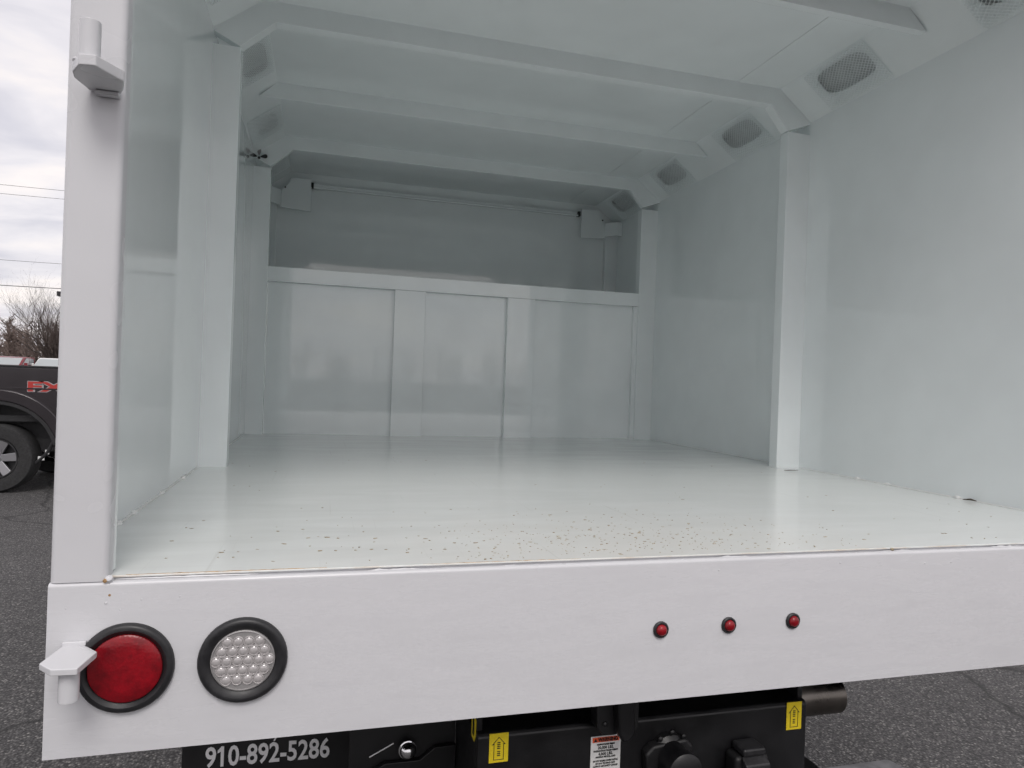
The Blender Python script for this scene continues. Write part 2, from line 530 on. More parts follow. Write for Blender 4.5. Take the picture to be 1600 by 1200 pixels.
# weld / sealer beads
def bead(x0, x1, y, z, r, name="sealer_bead", mat="caulk", axis='x', parent=fl, amp=0.6):
    n = max(4, int(abs(x1 - x0) / 0.006))
    pts, rad = [], []
    for i in range(n + 1):
        t = x0 + (x1 - x0) * i / n
        k = math.sin(PI * i / n) ** 0.35 if i not in (0, n) else 0.15
        j = rnd.uniform(-1, 1) * r * amp * 0.5
        pts.append((t, y + j, z + abs(j) * 0.3) if axis == 'x' else (y + j, t, z + abs(j) * 0.3))
        rad.append(max(0.0003, r * k * rnd.uniform(1 - amp * 0.6, 1 + amp * 0.5)))
    B().tube(pts, rad, 6).obj(name, mat, parent, 0, True)
for x0, x1, r in ((0.362, 0.398, 0.0046), (0.395, 0.445, 0.0036), (0.985, 1.045, 0.0045), (1.345, 1.372, 0.0036), (1.376, 1.412, 0.0042), (1.62, 1.70, 0.0045), (0.58, 0.605, 0.0028)):
    bead(x0, x1, 0.0100, Z(-0.0056), r * 0.5, mat="paint_sill_dimmed", amp=0.9)
bead(0.006, 0.20, 0.0115, Z(-0.0048), 0.0016, amp=0.35, mat="paint_sill_dimmed")
bead(0.02, 0.30, 0.0150, Z(0.0002), 0.0006, "rust_streak", "rust", amp=1.0)
bead(0.45, 0.72, 0.0145, Z(-0.0001), 0.0006, "rust_streak", "rust", amp=1.0)
bead(1.366, 1.374, 0.010, Z(-0.003), 0.0034, "dark_chip", "dirt", amp=0.3)
bead(0.16, 1.24, XL + 0.002, Z(0.001), 0.0026, axis='y', amp=0.5)
bead(1.31, 2.53, XL + 0.002, Z(0.001), 0.0024, axis='y', amp=0.5)
bead(0.16, 1.24, W - 0.002, Z(0.001), 0.0026, axis='y', amp=0.5)
bead(1.31, 2.53, W - 0.002, Z(0.001), 0.0024, axis='y', amp=0.5)
for yy in (0.36, 0.47, 0.72, 0.98):
    bead(yy, yy + 0.025, XL + 0.003, Z(0.002), 0.0055, axis='y', amp=0.8)
for yy in (0.52, 0.78, 0.92):
    bead(yy, yy + 0.03, W - 0.003, Z(0.002), 0.0050, axis='y', amp=0.8)

# rear sill with a rounded front lip
sp = [(0.0, Z(-0.2495)), (0.0, Z(-0.0110))]
for i in range(5):
    a = PI / 2 * (i + 1) / 6
    sp.append((0.006 - 0.006 * math.cos(a), Z(-0.0110 + 0.006 * math.sin(a))))
sp += [(0.0080, Z(-0.0050)), (0.0086, Z(-0.0082)), (0.0175, Z(-0.0082)), (0.0175, Z(-0.0036)), (0.058, Z(-0.0036)), (0.058, Z(-0.2495))]
FA = -0.0727
sill = B().prism(sp, 'x', FA, W - FA).obj("rear_sill", "paint_sill_dimmed", truck, 0, True, label="wide white rear sill carrying the lamps")
for (x, z, r) in ((0.0, -0.035, .0035), (0.018, -0.045, .002), (0.045, -0.032, .0022), (0.095, -0.030, .0018), (0.98, -0.026, .003), (1.24, -0.022, .003), (1.44, -0.03, .0035), (1.505, -0.03, .003), (-0.05, -0.04, .002)):
    B().lathe((x, 0.0004, Z(z)), (0, -1, 0), [(r * .8, -0.0004), (r * .6, 0.0005), (r * .3, 0.0009), (0, 0.001)], 8).obj("paint_nib", "paint_sill_dimmed", sill, 0, True)
B().lathe((0.002, 0.002, Z(-0.001)), (0, -0.7, 0.7), [(0.006, -0.004), (0.005, 0.002), (0.002, 0.004), (0, 0.0042)], 8).obj("sealer_blob", "paint_sill_dimmed", sill, 0, True)
B().lathe((-0.002, -0.0012, Z(-0.003)), (0, -1, 0), [(0.0032, -0.002), (0.0028, 0.0012), (0.0012, 0.002), (0, 0.0021)], 7).obj("rust_spot", "rust", sill, 0, True)
B().lathe((0.004, 0.0002, Z(-0.024)), (0, -1, 0), [(0.0026, -0.0004), (0.0018, 0.0003), (0, 0.0004)], 7).obj("rust_spot", "rust", sill, 0, True)

# rear frame
for s, x0, x1 in ((-1, FA, 0.0), (1, W, W - FA)):
    rp = 0.009
    arc = lambda cx, cy, a0: [(cx + rp * math.cos(a0 + PI / 2 * i / 6), cy + rp * math.sin(a0 + PI / 2 * i / 6)) for i in range(7)]
    prof = arc(x0 + rp, 0.0012 + rp, PI) + arc(x1 - rp, 0.0012 + rp, 1.5 * PI) + [(x1, 0.029), (x0, 0.029)]
    B().prism(prof, 'z', Z(-0.0046), Z(1.62)).obj("rear_post", "paint_frame_dimmed", truck, 0, True)
    Xm = (lambda x: x) if s < 0 else (lambda x: W - x)
    B().prism([(Xm(FA + 0.003), 0.0292), (Xm(-0.0012), 0.0292), (Xm(-0.0012), 0.046), (Xm(XL), 0.150), (Xm(XL - 0.018), 0.150)], 'z', Z(0.001), Z(1.50)).obj("post_return", "paint_interior", truck, 0.0015)
B().prism([(0.0, Z(1.50)), (0.0, Z(1.36)), (0.12, Z(1.47)), (W - 0.12, Z(1.47)), (W, Z(1.36)), (W, Z(1.50))], 'y', 0.002, 0.028).obj("rear_header_lower", "paint_frame_dimmed", truck, 0.003)
B().box(0.001, W - 0.001, 0.0, 0.03, Z(1.502), Z(1.62)).obj("rear_header", "paint_frame_dimmed", truck, 0.005)

# side walls, outer corner skins and roof skin
for s, xa, xb in ((-1, XL - 0.02, XL), (1, W, W + 0.02)):
    lab = "left glossy white side wall" if s < 0 else "right glossy white side wall"
    B().box(xa, xb, 0.1505, YB + 0.02, Z(-0.002), Z(H2 + 0.02)).obj("side_wall", "paint_wall", truck, label=lab)
    xo = (XL - 0.026, XL - 0.0205) if s < 0 else (W + 0.0205, W + 0.026)
    B().box(xo[0], xo[1], 0.1505, YB + 0.02, Z(-0.249), Z(H2 + 0.025)).obj("outer_skin", "paint_frame_dimmed", truck)
B().box(XL - 0.026, W + 0.026, 0.1505, YB + 0.05, Z(H2 + 0.026), Z(H2 + 0.05)).obj("roof_skin", "paint_frame_dimmed", truck)

# ceiling sheets, a thin seam between neighbours
ys = [0.032, 0.640, 1.270, 1.895, 2.550, YB]
for i in range(5):
    for xa, xb, dz in ((XL + CH - 0.004, 1.789, 0.0), (1.7902, W - CH + 0.004, 0.0008)):
        B().box(xa, xb, ys[i] + 0.0006, ys[i + 1] - 0.0006, Z(H2 - dz), Z(H2 + 0.018)).obj("ceiling_sheet", "paint_sheet", truck)

# cove panels with oval openings and expanded metal grilles
LC = math.hypot(CH, DH)
VY = [0.345, 0.969, 1.603, 2.238, 2.855]
def cove(side):
    if side > 0:
        O = Vector((W, 0, Z(H1))); V = Vector((-CH, 0, DH)) / LC
    else:
        O = Vector((XL, 0, Z(H1))); V = Vector((CH, 0, DH)) / LC
    U = Vector((0, 1, 0))
    N = Vector((side * DH, 0, CH)) / LC           # points up and outwards
    bb = B()
    def P(y, v, w): return O + U * y + V * v + N * w
    bounds = [0.030] + [0.5 * (a + c) for a, c in zip(VY[:-1], VY[1:])] + [YB]
    for k, yc in enumerate(VY):
        y0, y1 = bounds[k], bounds[k + 1]
        n = 48
        ring, rect = [], []
        for i in range(n):
            t = 2 * PI * i / n
            c, s_ = math.cos(t), math.sin(t)
            e = 2 / 3.8
            hy = yc + 0.117 * math.copysign(abs(c) ** e, c)
            hv = 0.105 + 0.052 * math.copysign(abs(s_) ** e, s_)
            ring.append((hy, hv))
            L = (yc - y0) if c < 0 else (y1 - yc)
            Hh = 0.105 if s_ < 0 else LC - 0.105
            kx = L / abs(c) if abs(c) > 1e-6 else 1e9
            kv = Hh / abs(s_) if abs(s_) > 1e-6 else 1e9
            kk = min(kx, kv)
            rect.append((yc + c * kk, 0.105 + s_ * kk))
        # snap nearest samples to the corners
        for cx_, cv_ in ((y0, 0), (y1, 0), (y0, LC), (y1, LC)):
            j = min(range(n), key=lambda i: (rect[i][0] - cx_) ** 2 + (rect[i][1] - cv_) ** 2)
            rect[j] = (cx_, cv_)
        a_ = [bb.bm.verts.new(P(*q, 0)) for q in ring]; r_ = [bb.bm.verts.new(P(*q, 0)) for q in rect]
        c_ = [bb.bm.verts.new(P(*q, 0.003)) for q in ring]
        for i in range(n):
            j = (i + 1) % n
            bb.bm.faces.new([a_[i], a_[j], r_[j], r_[i]])
            bb.bm.faces.new([a_[i], c_[i], c_[j], a_[j]])
    o = bb.obj("cove_panel", "paint_sheet", truck, label=("right" if side > 0 else "left") + " sloped panel with a row of oval meshed vents")
    return o, O, U, V, N
def grille_mesh():
    LW, SW, st, th = 0.0165, 0.0130, 0.0011, 0.0014
    hx, hv = 0.150, 0.088
    bb = B()
    nu, nv = int(2 * hx / LW), int(2 * hv / SW)
    def strand(p, q):
        p, q = Vector(p), Vector(q)
        d = (q - p).normalized(); s = Vector((-d.y, d.x, 0)) * st
        z0 = Vector((0, 0, -th * 0.5)); z1 = Vector((0, 0, th * 0.5))
        # strands lie slightly twisted as in expanded metal
        tw = Vector((0, 0, 0.0006)) * (1 if d.x > 0 else -1)
        v = [bb.bm.verts.new(c) for c in (p - s + z0 - tw, p + s + z0 + tw, p + s + z1 + tw, p - s + z1 - tw, q - s + z0 - tw, q + s + z0 + tw, q + s + z1 + tw, q - s + z1 - tw)]
        for f in ((0, 1, 5, 4), (1, 2, 6, 5), (2, 3, 7, 6), (3, 0, 4, 7)):
            bb.bm.faces.new([v[i] for i in f])
    for i in range(nu):
        for j in range(nv):
            u = -hx + (i + 0.5) * LW; v = -hv + (j + 0.5) * SW
            if True:
                strand((u - LW / 2, v, 0), (u, v + SW / 2, 0))
                strand((u, v + SW / 2, 0), (u + LW / 2, v, 0))
                strand((u + LW / 2, v, 0), (u, v - SW / 2, 0))
                strand((u, v - SW / 2, 0), (u - LW / 2, v, 0))
    bmesh.ops.recalc_face_normals(bb.bm, faces=bb.bm.faces)
    me = bpy.data.meshes.new("vent_grille"); bb.bm.to_mesh(me); bb.bm.free()
    return me
GM = grille_mesh()
for side in (-1, 1):
    pan, O, U, V, N = cove(side)
    for yc in VY:
        P_ = lambda y, v, w: O + U * y + V * v + N * w
        bp = B()
        q = [(yc - 0.14, 0.035), (yc + 0.14, 0.035), (yc + 0.14, 0.168), (yc - 0.14, 0.168)]
        bp.face([P_(y, v, 0.034) for y, v in q])
        bp.face([P_(y, v, 0.037) for y, v in q][::-1])
        bp.obj("vent_back", "vent_shade_grey", pan)
        o = link("vent_grille", GM, "paint_sheet", pan)
        Ux = U if side < 0 else -U
        Nn = Ux.cross(V)
        mt = Matrix((Ux, V, Nn)).transposed().to_4x4()
        mt.translation = O + U * yc + V * 0.096 - N * 0.0080
        o.matrix_local = mt

# ribs and posts
def rib_with_posts(y, d, name="roof_rib"):
    poly = [(XL + CH, Z(H2 + 0.003)), (XL - 0.004, Z(H1 + 0.004)), (XL - 0.004, Z(1.376)), (-0.006, Z(1.335)), (0.098, Z(H2 - 0.066)),
            (W - 0.186, Z(H2 - 0.066)), (2.021, Z(1.335)), (W + 0.004, Z(1.376)), (W + 0.004, Z(H1 + 0.004)), (W - CH, Z(H2 + 0.003))]
    B().prism(poly, 'y', y, y + d).obj(name, "paint_sheet", truck, 0.002, label="ceiling rib running down both coves onto posts")
def rib_plain(y, d, name="roof_rib"):
    k = CH / DH * 0.066
    poly = [(XL + CH, Z(H2 + 0.003)), (XL + CH - k * 0.82, Z(H2 - 0.064)), (W - CH + k * 0.82, Z(H2 - 0.064)), (W - CH, Z(H2 + 0.003))]
    B().prism(poly, 'y', y, y + d).obj(name, "paint_sheet", truck, 0.002)
rib_plain(0.632, 0.028)
rib_with_posts(1.249, 0.044)
rib_plain(1.884, 0.026)
rib_with_posts(2.522, 0.028)
for y, d in ((1.2485, 0.05), (2.5405, 0.05)):
    B().box(XL - 0.006, -0.003, y, y + d, Z(-0.003), Z(1.333)).obj("wall_post", "paint_sheet", truck, 0.003)
    B().box(2.024, W + 0.006, y, y + d, Z(-0.003), Z(1.333)).obj("wall_post", "paint_sheet", truck, 0.003)

# half-height bulkhead between the far posts
bh = B().box(-0.012, 2.0335, 2.591, 2.605, Z(-0.003), Z(0.80)).obj("bulkhead", "paint_interior", truck, label="half-height partition with three recessed white panels")
for x0, x1 in ((-0.002, 0.640), (0.785, 1.252), (1.395, 2.0235)):
    B().box(x0 - 0.008, x1 + 0.008, 2.580, 2.5935, Z(-0.0025), Z(0.784)).obj("panel", "paint_interior", bh, 0.002)
for x0, x1 in ((0.630, 0.7925), (1.244, 1.402)):
    B().box(x0, x1, 2.545, 2.5855, Z(-0.0020), Z(0.7675)).obj("stile", "paint_interior", bh, 0.002)
B().box(2.003, 2.0300, 2.5545, 2.5855, Z(-0.0020), Z(0.7675)).obj("stile", "paint_interior", bh, 0.002)
B().box(-0.010, 2.0310, 2.5435, 2.5885, Z(0.768), Z(0.843)).obj("top_rail", "paint_interior", bh, 0.003)

# far wall, corner posts, wire conduit and corner covers
B().box(XL, W, YB, YB + 0.02, Z(-0.05), Z(H2 + 0.02)).obj("front_wall", "paint_interior", truck, label="dim white front wall above the partition")
for x0, x1 in ((XL - 0.006, -0.010), (2.045, W + 0.006)):
    B().box(x0, x1, 3.112, YB + 0.004, Z(-0.003), Z(1.38)).obj("corner_post", "paint_interior", truck, 0.002)
cd = B().prism([(3.128, Z(1.409)), (3.110, Z(1.412)), (3.108, Z(1.428)), (3.128, Z(1.432)), (YB - 0.0005, Z(1.432)), (YB - 0.0005, Z(1.409))], 'x', 0.19, 1.84).obj("wire_channel", "paint_interior", truck, 0.0015)
B().cyl((0.19, 3.098, Z(1.404)), (1.84, 3.098, Z(1.404)), 0.0055, n=10).obj("conduit", "paint_interior", cd, 0, True)
for x0, x1 in ((0.172, 0.1895), (1.8405, 1.858)):
    B().box(x0, x1, 3.094, 3.13, Z(1.402), Z(1.432)).obj("end_cap", "ink_black", cd, 0.002)
for s in (-1, 1):
    X = (lambda x: x) if s > 0 else (lambda x: (W + XL) - x)
    pl = [(1.864, Z(1.260)), (2.030, Z(1.271)), (2.030, Z(1.372)), (1.985, Z(1.418)), (1.985, Z(1.448)), (1.864, Z(1.448))]
    c = B().prism([(X(x), z) for x, z in pl], 'y', 3.094, 3.106).obj("corner_cover", "paint_interior", truck, 0.002)
    xa, xb = sorted((X(2.031), X(W - 0.001)))
    B().prism([(X(2.031), 3.100), (X(2.085), 3.035), (X(W - 0.001), 3.035), (X(W - 0.001), 3.045), (X(2.09), 3.046), (X(2.04), 3.106)], 'z', Z(1.283), Z(1.372)).obj("cover_return", "paint_interior", c, 0.001)
    B().box(*sorted((X(2.006), X(2.014))), 3.088, 3.0935, Z(1.383), Z(1.391)).obj("screw", "ink_black", c)
# small dark three-bladed fastener at the top of the far left post
fs = B().lathe((-0.060, 2.512, Z(1.366)), (0.2, -1, 0.1), [(0.007, 0), (0.006, 0.006), (0.0, 0.008)], 10).obj("wing_fastener", "rubber", truck, 0, True)
for ang, mt in ((R(12), "ink_black"), (R(168), "rubber"), (R(88), "led_plate")):
    bb = B()
    c, s_ = math.cos(ang), math.sin(ang)
    pts = []
    for i in range(12):
        t = 2 * PI * i / 12
        u = 0.024 + 0.017 * math.cos(t); v = 0.0135 * math.sin(t) * (0.62 + 0.38 * math.cos(t))
        pts.append((-0.060 + u * c - v * s_, Z(1.368) + u * s_ + v * c))
    bb.prism(pts, 'y', 2.501, 2.506).obj("blade", mt, fs)

# hinges on the left rear post
h = B().prism([(-0.043, -0.0005), (-0.050, -0.040), (-0.046, -0.060), (-0.030, -0.088), (-0.010, -0.091), (0.013, -0.050), (0.004, -0.018), (-0.004, -0.0005)], 'z', Z(0.683), Z(0.698)).obj("hinge_leaf", "paint_frame_dimmed", truck, 0.002, label="upper white hinge leaf with upright pin")
B().cyl((-0.028, -0.055, Z(0.690)), (-0.028, -0.055, Z(0.755)), 0.0128, n=28).obj("hinge_pin", "paint_frame_dimmed", h, 0.0015)
B().box(-0.034, -0.003, -0.012, -0.0006, Z(0.6765), Z(0.6825)).obj("hinge_foot", "paint_frame_dimmed", h, 0.002)
B().tube([(-0.03 + 0.0148 * math.cos(t * PI / 10), -0.055 + 0.0148 * math.sin(t * PI / 10), Z(0.6985)) for t in range(21)], 0.0026, 6).obj("weld_bead", "paint_frame_dimmed", h, 0, True)
h = B().prism([(-0.053, -0.003), (-0.060, -0.060), (-0.039, -0.084), (-0.008, -0.086), (-0.001, -0.030), (-0.021, -0.006)], 'z', Z(-0.1005), Z(-0.0915)).obj("hinge_leaf", "paint_frame_dimmed", truck, 0.0016, label="lower white hinge leaf beside the red lamp")
B().box(-0.052, -0.022, -0.0055, -0.0006, Z(-0.098), Z(-0.0855)).obj("hinge_foot", "paint_frame_dimmed", h, 0.0015)
B().cyl((-0.024, -0.062, Z(-0.100)), (-0.024, -0.062, Z(-0.143)), 0.0122, n=28).obj("hinge_pin", "paint_frame_dimmed", h, 0.0012)

# lamps in the sill
def grommet(x, z, r, ri, name, label, mat="rubber"):
    prof = [(r * 1.0, 0.0), (r * 1.0, 0.004), (r * 0.975, 0.0075), (r * 0.93, 0.0095), (r * 0.86, 0.0095), (ri * 1.06, 0.0055), (ri * 1.0, 0.003), (ri * 0.985, -0.004)]
    return B().lathe((x, -0.0002, Z(z)), (0, -1, 0), prof, 56).obj(name, mat, truck, 0, True, label=label)
t = grommet(0.0285, -0.1275, 0.0635, 0.0478, "tail_lamp", "round red tail lamp in a black rubber ring")
B().lathe((0.0285, -0.0002, Z(-0.1275)), (0, -1, 0), [(0.0482, 0.001), (0.0478, 0.0065), (0.045, 0.0085), (0.03, 0.0098), (0, 0.0104)], 56).obj("lens", "lens_red", t, 0, True)
t = grommet(0.1845, -0.1275, 0.0628, 0.0445, "reversing_lamp", "round clear lamp of small domes in a black rubber ring")
B().lathe((0.1845, -0.0002, Z(-0.1275)), (0, -1, 0), [(0.0455, 0.0015), (0.0448, 0.0055), (0.0432, 0.0062), (0.0422, 0.0045), (0, 0.0045)], 56).obj("lens_plate", "led_plate", t, 0, True)
me_led = None
for row, (cnt, dz) in enumerate(((4, 0.0280), (5, 0.0142), (6, 0.0), (5, -0.0142), (4, -0.0280))):
    for i in range(cnt):
        dx = (i - (cnt - 1) / 2) * 0.0148
        if me_led is None:
            o = B().lathe((0, 0, 0), (0, -1, 0), [(0.0080, 0), (0.0080, 0.0014), (0.0073, 0.0022), (0.0064, 0.0008), (0.0058, 0.0014), (0.0042, 0.0024), (0.002, 0.0029), (0, 0.0030)], 20).obj("lens_dome", "led_cup", t, 0, True)
            me_led = o.data
        else:
            o = link("lens_dome", me_led, "led_cup", t)
        o.location = (0.1845 + dx, -0.0046, Z(-0.1275) + dz)
for k, x in enumerate((0.868, 1.003, 1.138)):
    t = B().lathe((x, -0.0002, Z(-0.1253)), (0, -1, 0), [(0.0145, 0), (0.0145, 0.003), (0.0128, 0.0048), (0.0105, 0.0048), (0.0098, 0.003)], 32).obj("marker_lamp", "rubber", truck, 0, True, label=("left", "middle", "right")[k] + " small red marker lamp")
    B().lathe((x, -0.0002, Z(-0.1253)), (0, -1, 0), [(0.0100, 0.002), (0.0098, 0.0052), (0.0085, 0.0082), (0.0055, 0.0104), (0, 0.0112)], 28).obj("lens", "lens_red", t, 0, True)

# below the sill: chassis, hitch, flap, exhaust
for x in (0.62, 1.22):
    B().box(x, x + 0.08, 0.32, 5.2, Z(-0.50), Z(-0.27)).obj("frame_rail", "black_steel", truck, 0.006)
for y in (0.6, 1.5, 2.4):
    B().box(XL, W, y, y + 0.06, Z(-0.26), Z(-0.062)).obj("cross_member", "black_steel", truck, 0.003)
B().box(0.36, 0.5738, 0.315, 0.325, Z(-0.62), Z(-0.26)).obj("side_gusset", "black_satin", truck, 0.002)
gp = B().prism([(0.36, Z(-0.70)), (0.5738, Z(-0.70)), (0.5738, Z(-0.452)), (0.53, Z(-0.452)), (0.50, Z(-0.475)), (0.43, Z(-0.475)), (0.40, Z(-0.49)), (0.36, Z(-0.49))], 'y', 0.300, 0.312).obj("gusset_plate", "black_steel", truck, 0.002)
B().lathe((0.474, 0.299, Z(-0.450)), (0, -1, 0), [(0.0185, 0), (0.0185, 0.003), (0.0165, 0.004), (0.0155, 0.010), (0.011, 0.016), (0.005, 0.019), (0, 0.0195)], 28).obj("dome_bolt", "chrome", truck, 0, True, label="shiny chrome dome bolt head")
B().tube([(0.398, 0.296, Z(-0.456)), (0.445, 0.296, Z(-0.433))], 0.0012, 6).obj("wire", "vinyl_silver", truck)
hp = B().prism([(0.12, Z(-0.72)), (0.12, Z(-0.348)), (0.126, Z(-0.341)), (0.26, Z(-0.338)), (0.26, Z(-0.352)), (0.134, Z(-0.354)), (0.134, Z(-0.72))], 'x', 0.5755, 1.2755).obj("hitch_plate", "black_steel", truck, 0.003, label="black steel hitch plate with warning stickers")
B().box(0.5755, 0.5875, 0.1345, 0.32, Z(-0.72), Z(-0.262)).obj("side_plate", "black_steel", hp, 0.002)
B().box(1.2635, 1.2755, 0.1345, 0.32, Z(-0.72), Z(-0.262)).obj("side_plate", "black_steel", hp, 0.002)
B().box(0.5876, 1.2634, 0.235, 0.25, Z(-0.336), Z(-0.255)).obj("upper_channel", "black_satin", hp, 0.002)
rr = random.Random(9)
pts = [(0.60 + 0.65 * i / 90, 0.232, Z(-0.3335) + rr.uniform(-.0015, .0015)) for i in range(91)]
B().tube(pts, [rr.uniform(0.002, 0.0042) for _ in pts], 6).obj("weld_bead", "black_steel", hp, 0, True)
lt = B().prism([(0.789, Z(-0.255)), (0.876, Z(-0.255)), (0.876, Z(-0.34)), (0.866, Z(-0.349)), (0.806, Z(-0.349)), (0.792, Z(-0.335))], 'y', 0.085, 0.118).obj("pintle_bracket", "black_satin", hp, 0.003)
B().prism([(0.818, Z(-0.262)), (0.855, Z(-0.262)), (0.857, Z(-0.338)), (0.848, Z(-0.352)), (0.833, Z(-0.352)), (0.824, Z(-0.335))], 'y', 0.058, 0.0845).obj("latch_tongue", "black_steel", hp, 0.006, seg=3)
for x in (0.807, 0.864):
    B().lathe((x, 0.0848, Z(-0.326)), (0, -1, 0), [(0.0045, 0), (0.0045, 0.003), (0.002, 0.005), (0, 0.0052)], 10).obj("rivet", "black_steel", hp, 0, True)
# coupling jaw, chain loops
B().tube([(0.985 + 0.045 * math.cos(a), 0.06 - 0.02 * math.sin(a), Z(-0.468) + 0.045 * math.sin(a)) for a in [i * PI / 12 for i in range(-2, 15)]], 0.012, 10).obj("safety_loop", "black_steel", hp, 0, True)
B().lathe((0.955, 0.118, Z(-0.412)), (0, -1, 0), [(0.040, 0), (0.040, 0.014), (0.032, 0.020), (0.030, 0.052), (0.034, 0.056), (0.034, 0.072), (0.026, 0.078), (0, 0.078)], 28).obj("coupling_boss", "black_steel", hp, 0, True)
B().prism([(0.915, Z(-0.385)), (0.985, Z(-0.378)), (1.0, Z(-0.395)), (0.985, Z(-0.44)), (0.905, Z(-0.45)), (0.898, Z(-0.40))], 'y', 0.095, 0.119).obj("mount_block", "black_satin", hp, 0.006, seg=3)
for a in range(8):
    t_ = 2 * PI * a / 8
    B().lathe((0.955 + 0.035 * math.cos(t_), 0.103, Z(-0.400) + 0.035 * math.sin(t_)), (0, -1, 0), [(0.005, 0), (0.005, 0.004), (0.002, 0.006), (0, 0.006)], 8).obj("bolt_head", "black_steel", hp, 0, True)
sk = B().box(1.083, 1.158, 0.078, 0.119, Z(-0.50), Z(-0.417)).obj("trailer_socket", "black_satin", truck, 0.009, seg=3, label="black trailer plug socket with hinged lid")
B().prism([(0.078, Z(-0.414)), (0.060, Z(-0.425)), (0.058, Z(-0.440)), (0.074, Z(-0.434))], 'x', 1.094, 1.148).obj("lid_lip", "rubber", sk, 0.003)
B().box(1.096, 1.146, 0.072, 0.115, Z(-0.4155), Z(-0.400)).obj("lid_hinge", "rubber", sk, 0.005, seg=3)

# stickers: yellow arrow labels and the warning label
def arrow_sticker(x0, x1, z0, z1, y, name="arrow_sticker"):
    st = B().box(x0, x1, y - 0.0008, y, Z(z0), Z(z1)).obj(name, "sticker_yellow", hp, label="yellow sticker with upright arrow outline")
    w, hh = x1 - x0, z1 - z0
    cx = (x0 + x1) / 2
    P = [(-.25, -.40), (-.25, .14), (-.33, .12), (0, .36), (.33, .12), (.25, .14), (.25, -.40)]
    path = [(cx + a * w, y - 0.0012, Z(z0 + hh / 2 + c * hh)) for a, c in P] + [(cx - .25 * w, y - 0.0012, Z(z0 + hh / 2 - .40 * hh))]
    bb = B()
    for p, q in zip(path[:-1], path[1:]):
        d = (Vector(q) - Vector(p)).normalized() * 0.0006
        bb.cyl(Vector(p) - d, Vector(q) + d, 0.0006, n=6)
    bb.obj("arrow_outline", "ink_black", st)
    bb = B()
    for k in range(7):
        zz = z0 + hh * (0.22 + 0.065 * k + (0.05 if k > 2 else 0))
        bb.box(cx - w * .08, cx + w * .08, y - 0.0012, y - 0.00085, Z(zz), Z(zz + hh * 0.035))
    bb.obj("small_print", "ink_black", st)
arrow_sticker(0.597, 0.633, -0.394, -0.341, 0.1195)
arrow_sticker(1.226, 1.262, -0.397, -0.3405, 0.1195)
ss = B().prism([(0.146, Z(-0.318)), (0.1355, Z(-0.322)), (0.1355, Z(-0.352)), (0.146, Z(-0.366)), (0.170, Z(-0.366)), (0.170, Z(-0.318))], 'x', 0.5745, 0.5753).obj("arrow_sticker", "sticker_yellow", hp, label="yellow sticker on the left side plate")
B().box(0.5738, 0.5744, 0.147, 0.158, Z(-0.356), Z(-0.326)).obj("small_print", "ink_black", ss)
ws = B().box(0.795, 0.856, 0.1183, 0.1192, Z(-0.432), Z(-0.3665)).obj("warning_sticker", "sticker_white", hp, label="white and red WARNING load sticker")
B().box(0.798, 0.853, 0.1178, 0.1182, Z(-0.378), Z(-0.3685)).obj("red_band", "sticker_red", ws)
XD, ZD = (1, 0, 0), (0, 0, 1)
place_text("lettering", "WARNING", 0.0105, "ink_black", ws, (0.8295, 0.1171, Z(-0.3733)), XD, ZD, 0.040, 0.0002)
B().prism([(0.8005, Z(-0.3765)), (0.8075, Z(-0.3765)), (0.804, Z(-0.3705))], 'y', 0.1170, 0.1177).obj("warning_triangle", "ink_black", ws)
for txt, sz, z, wd in (("MAXIMUM TRAILER WEIGHT", .0045, -.3825, .036), ("20,000 LBS.", .0075, -.3885, .032), ("MAXIMUM GROSS TRAILER WEIGHT", .0045, -.3945, .050), ("4,000 LBS.", .0075, -.4005, .029), ("MAXIMUM VERTICAL LOAD", .0045, -.4062, .040), ("DO NOT EXCEED LOWEST RATING", .0045, -.4135, .050), ("OF ANY TOWING PART", .0045, -.4185, .040), ("ALWAYS USE SAFETY CHAINS", .0045, -.4235, .050)):
    place_text("lettering", txt, sz, "ink_black", ws, (0.8255, 0.1176, Z(z)), XD, ZD, wd)

# flap with the phone number
mf = B().box(0.013, 0.381, 0.55, 0.562, Z(-0.86), Z(-0.30)).obj("mud_flap", "black_satin", truck, 0.003, label="black mud flap lettered with a phone number")
place_text("lettering", "910-892-5286", 0.062, "vinyl_silver", mf, (0.1945, 0.549, Z(-0.5605)), (1, 0, -0.02), (0, 0, 1), 0.266, 0.0012)
B().prism([(0.203, Z(-0.533)), (0.2065, Z(-0.533)), (0.212, Z(-0.522)), (0.2085, Z(-0.522))], 'y', 0.5485, 0.5498).obj("lettering", "vinyl_silver", mf)

# exhaust pipe turned out to the right
ex = B().lathe((1.30, 0.345, Z(-0.446)), (1, 0, 0), [(0.047, 0), (0.047, 0.236), (0.0474, 0.2375), (0.0452, 0.2375), (0.0452, 0.05), (0, 0.05)], 36).obj("exhaust_pipe", "exhaust_steel", truck, 0, True, label="bare steel exhaust tip pointing right")
B().tube([(1.31, 0.345, Z(-0.438)), (1.22, 0.40, Z(-0.44)), (1.10, 0.60, Z(-0.46)), (1.05, 1.2, Z(-0.48))], 0.036, 16).obj("bent_pipe", "exhaust_steel", ex, 0, True)
B().box(1.525, 1.55, 0.40, 0.43, Z(-0.47), Z(-0.25)).obj("pipe_hanger", "black_steel", truck, 0.003)
# step plate low on the right
sp_ = B().prism([(1.28, 0.15), (1.515, 0.15), (1.555, 0.02), (1.28, -0.02)], 'z', Z(-0.53), Z(-0.503)).obj("step_plate", "grey_step", truck, 0.006, label="dark grey step plate below the exhaust")
B().box(1.30, 1.34, 0.151, 0.33, Z(-0.53), Z(-0.505)).obj("step_bracket", "black_steel", sp_, 0.002)

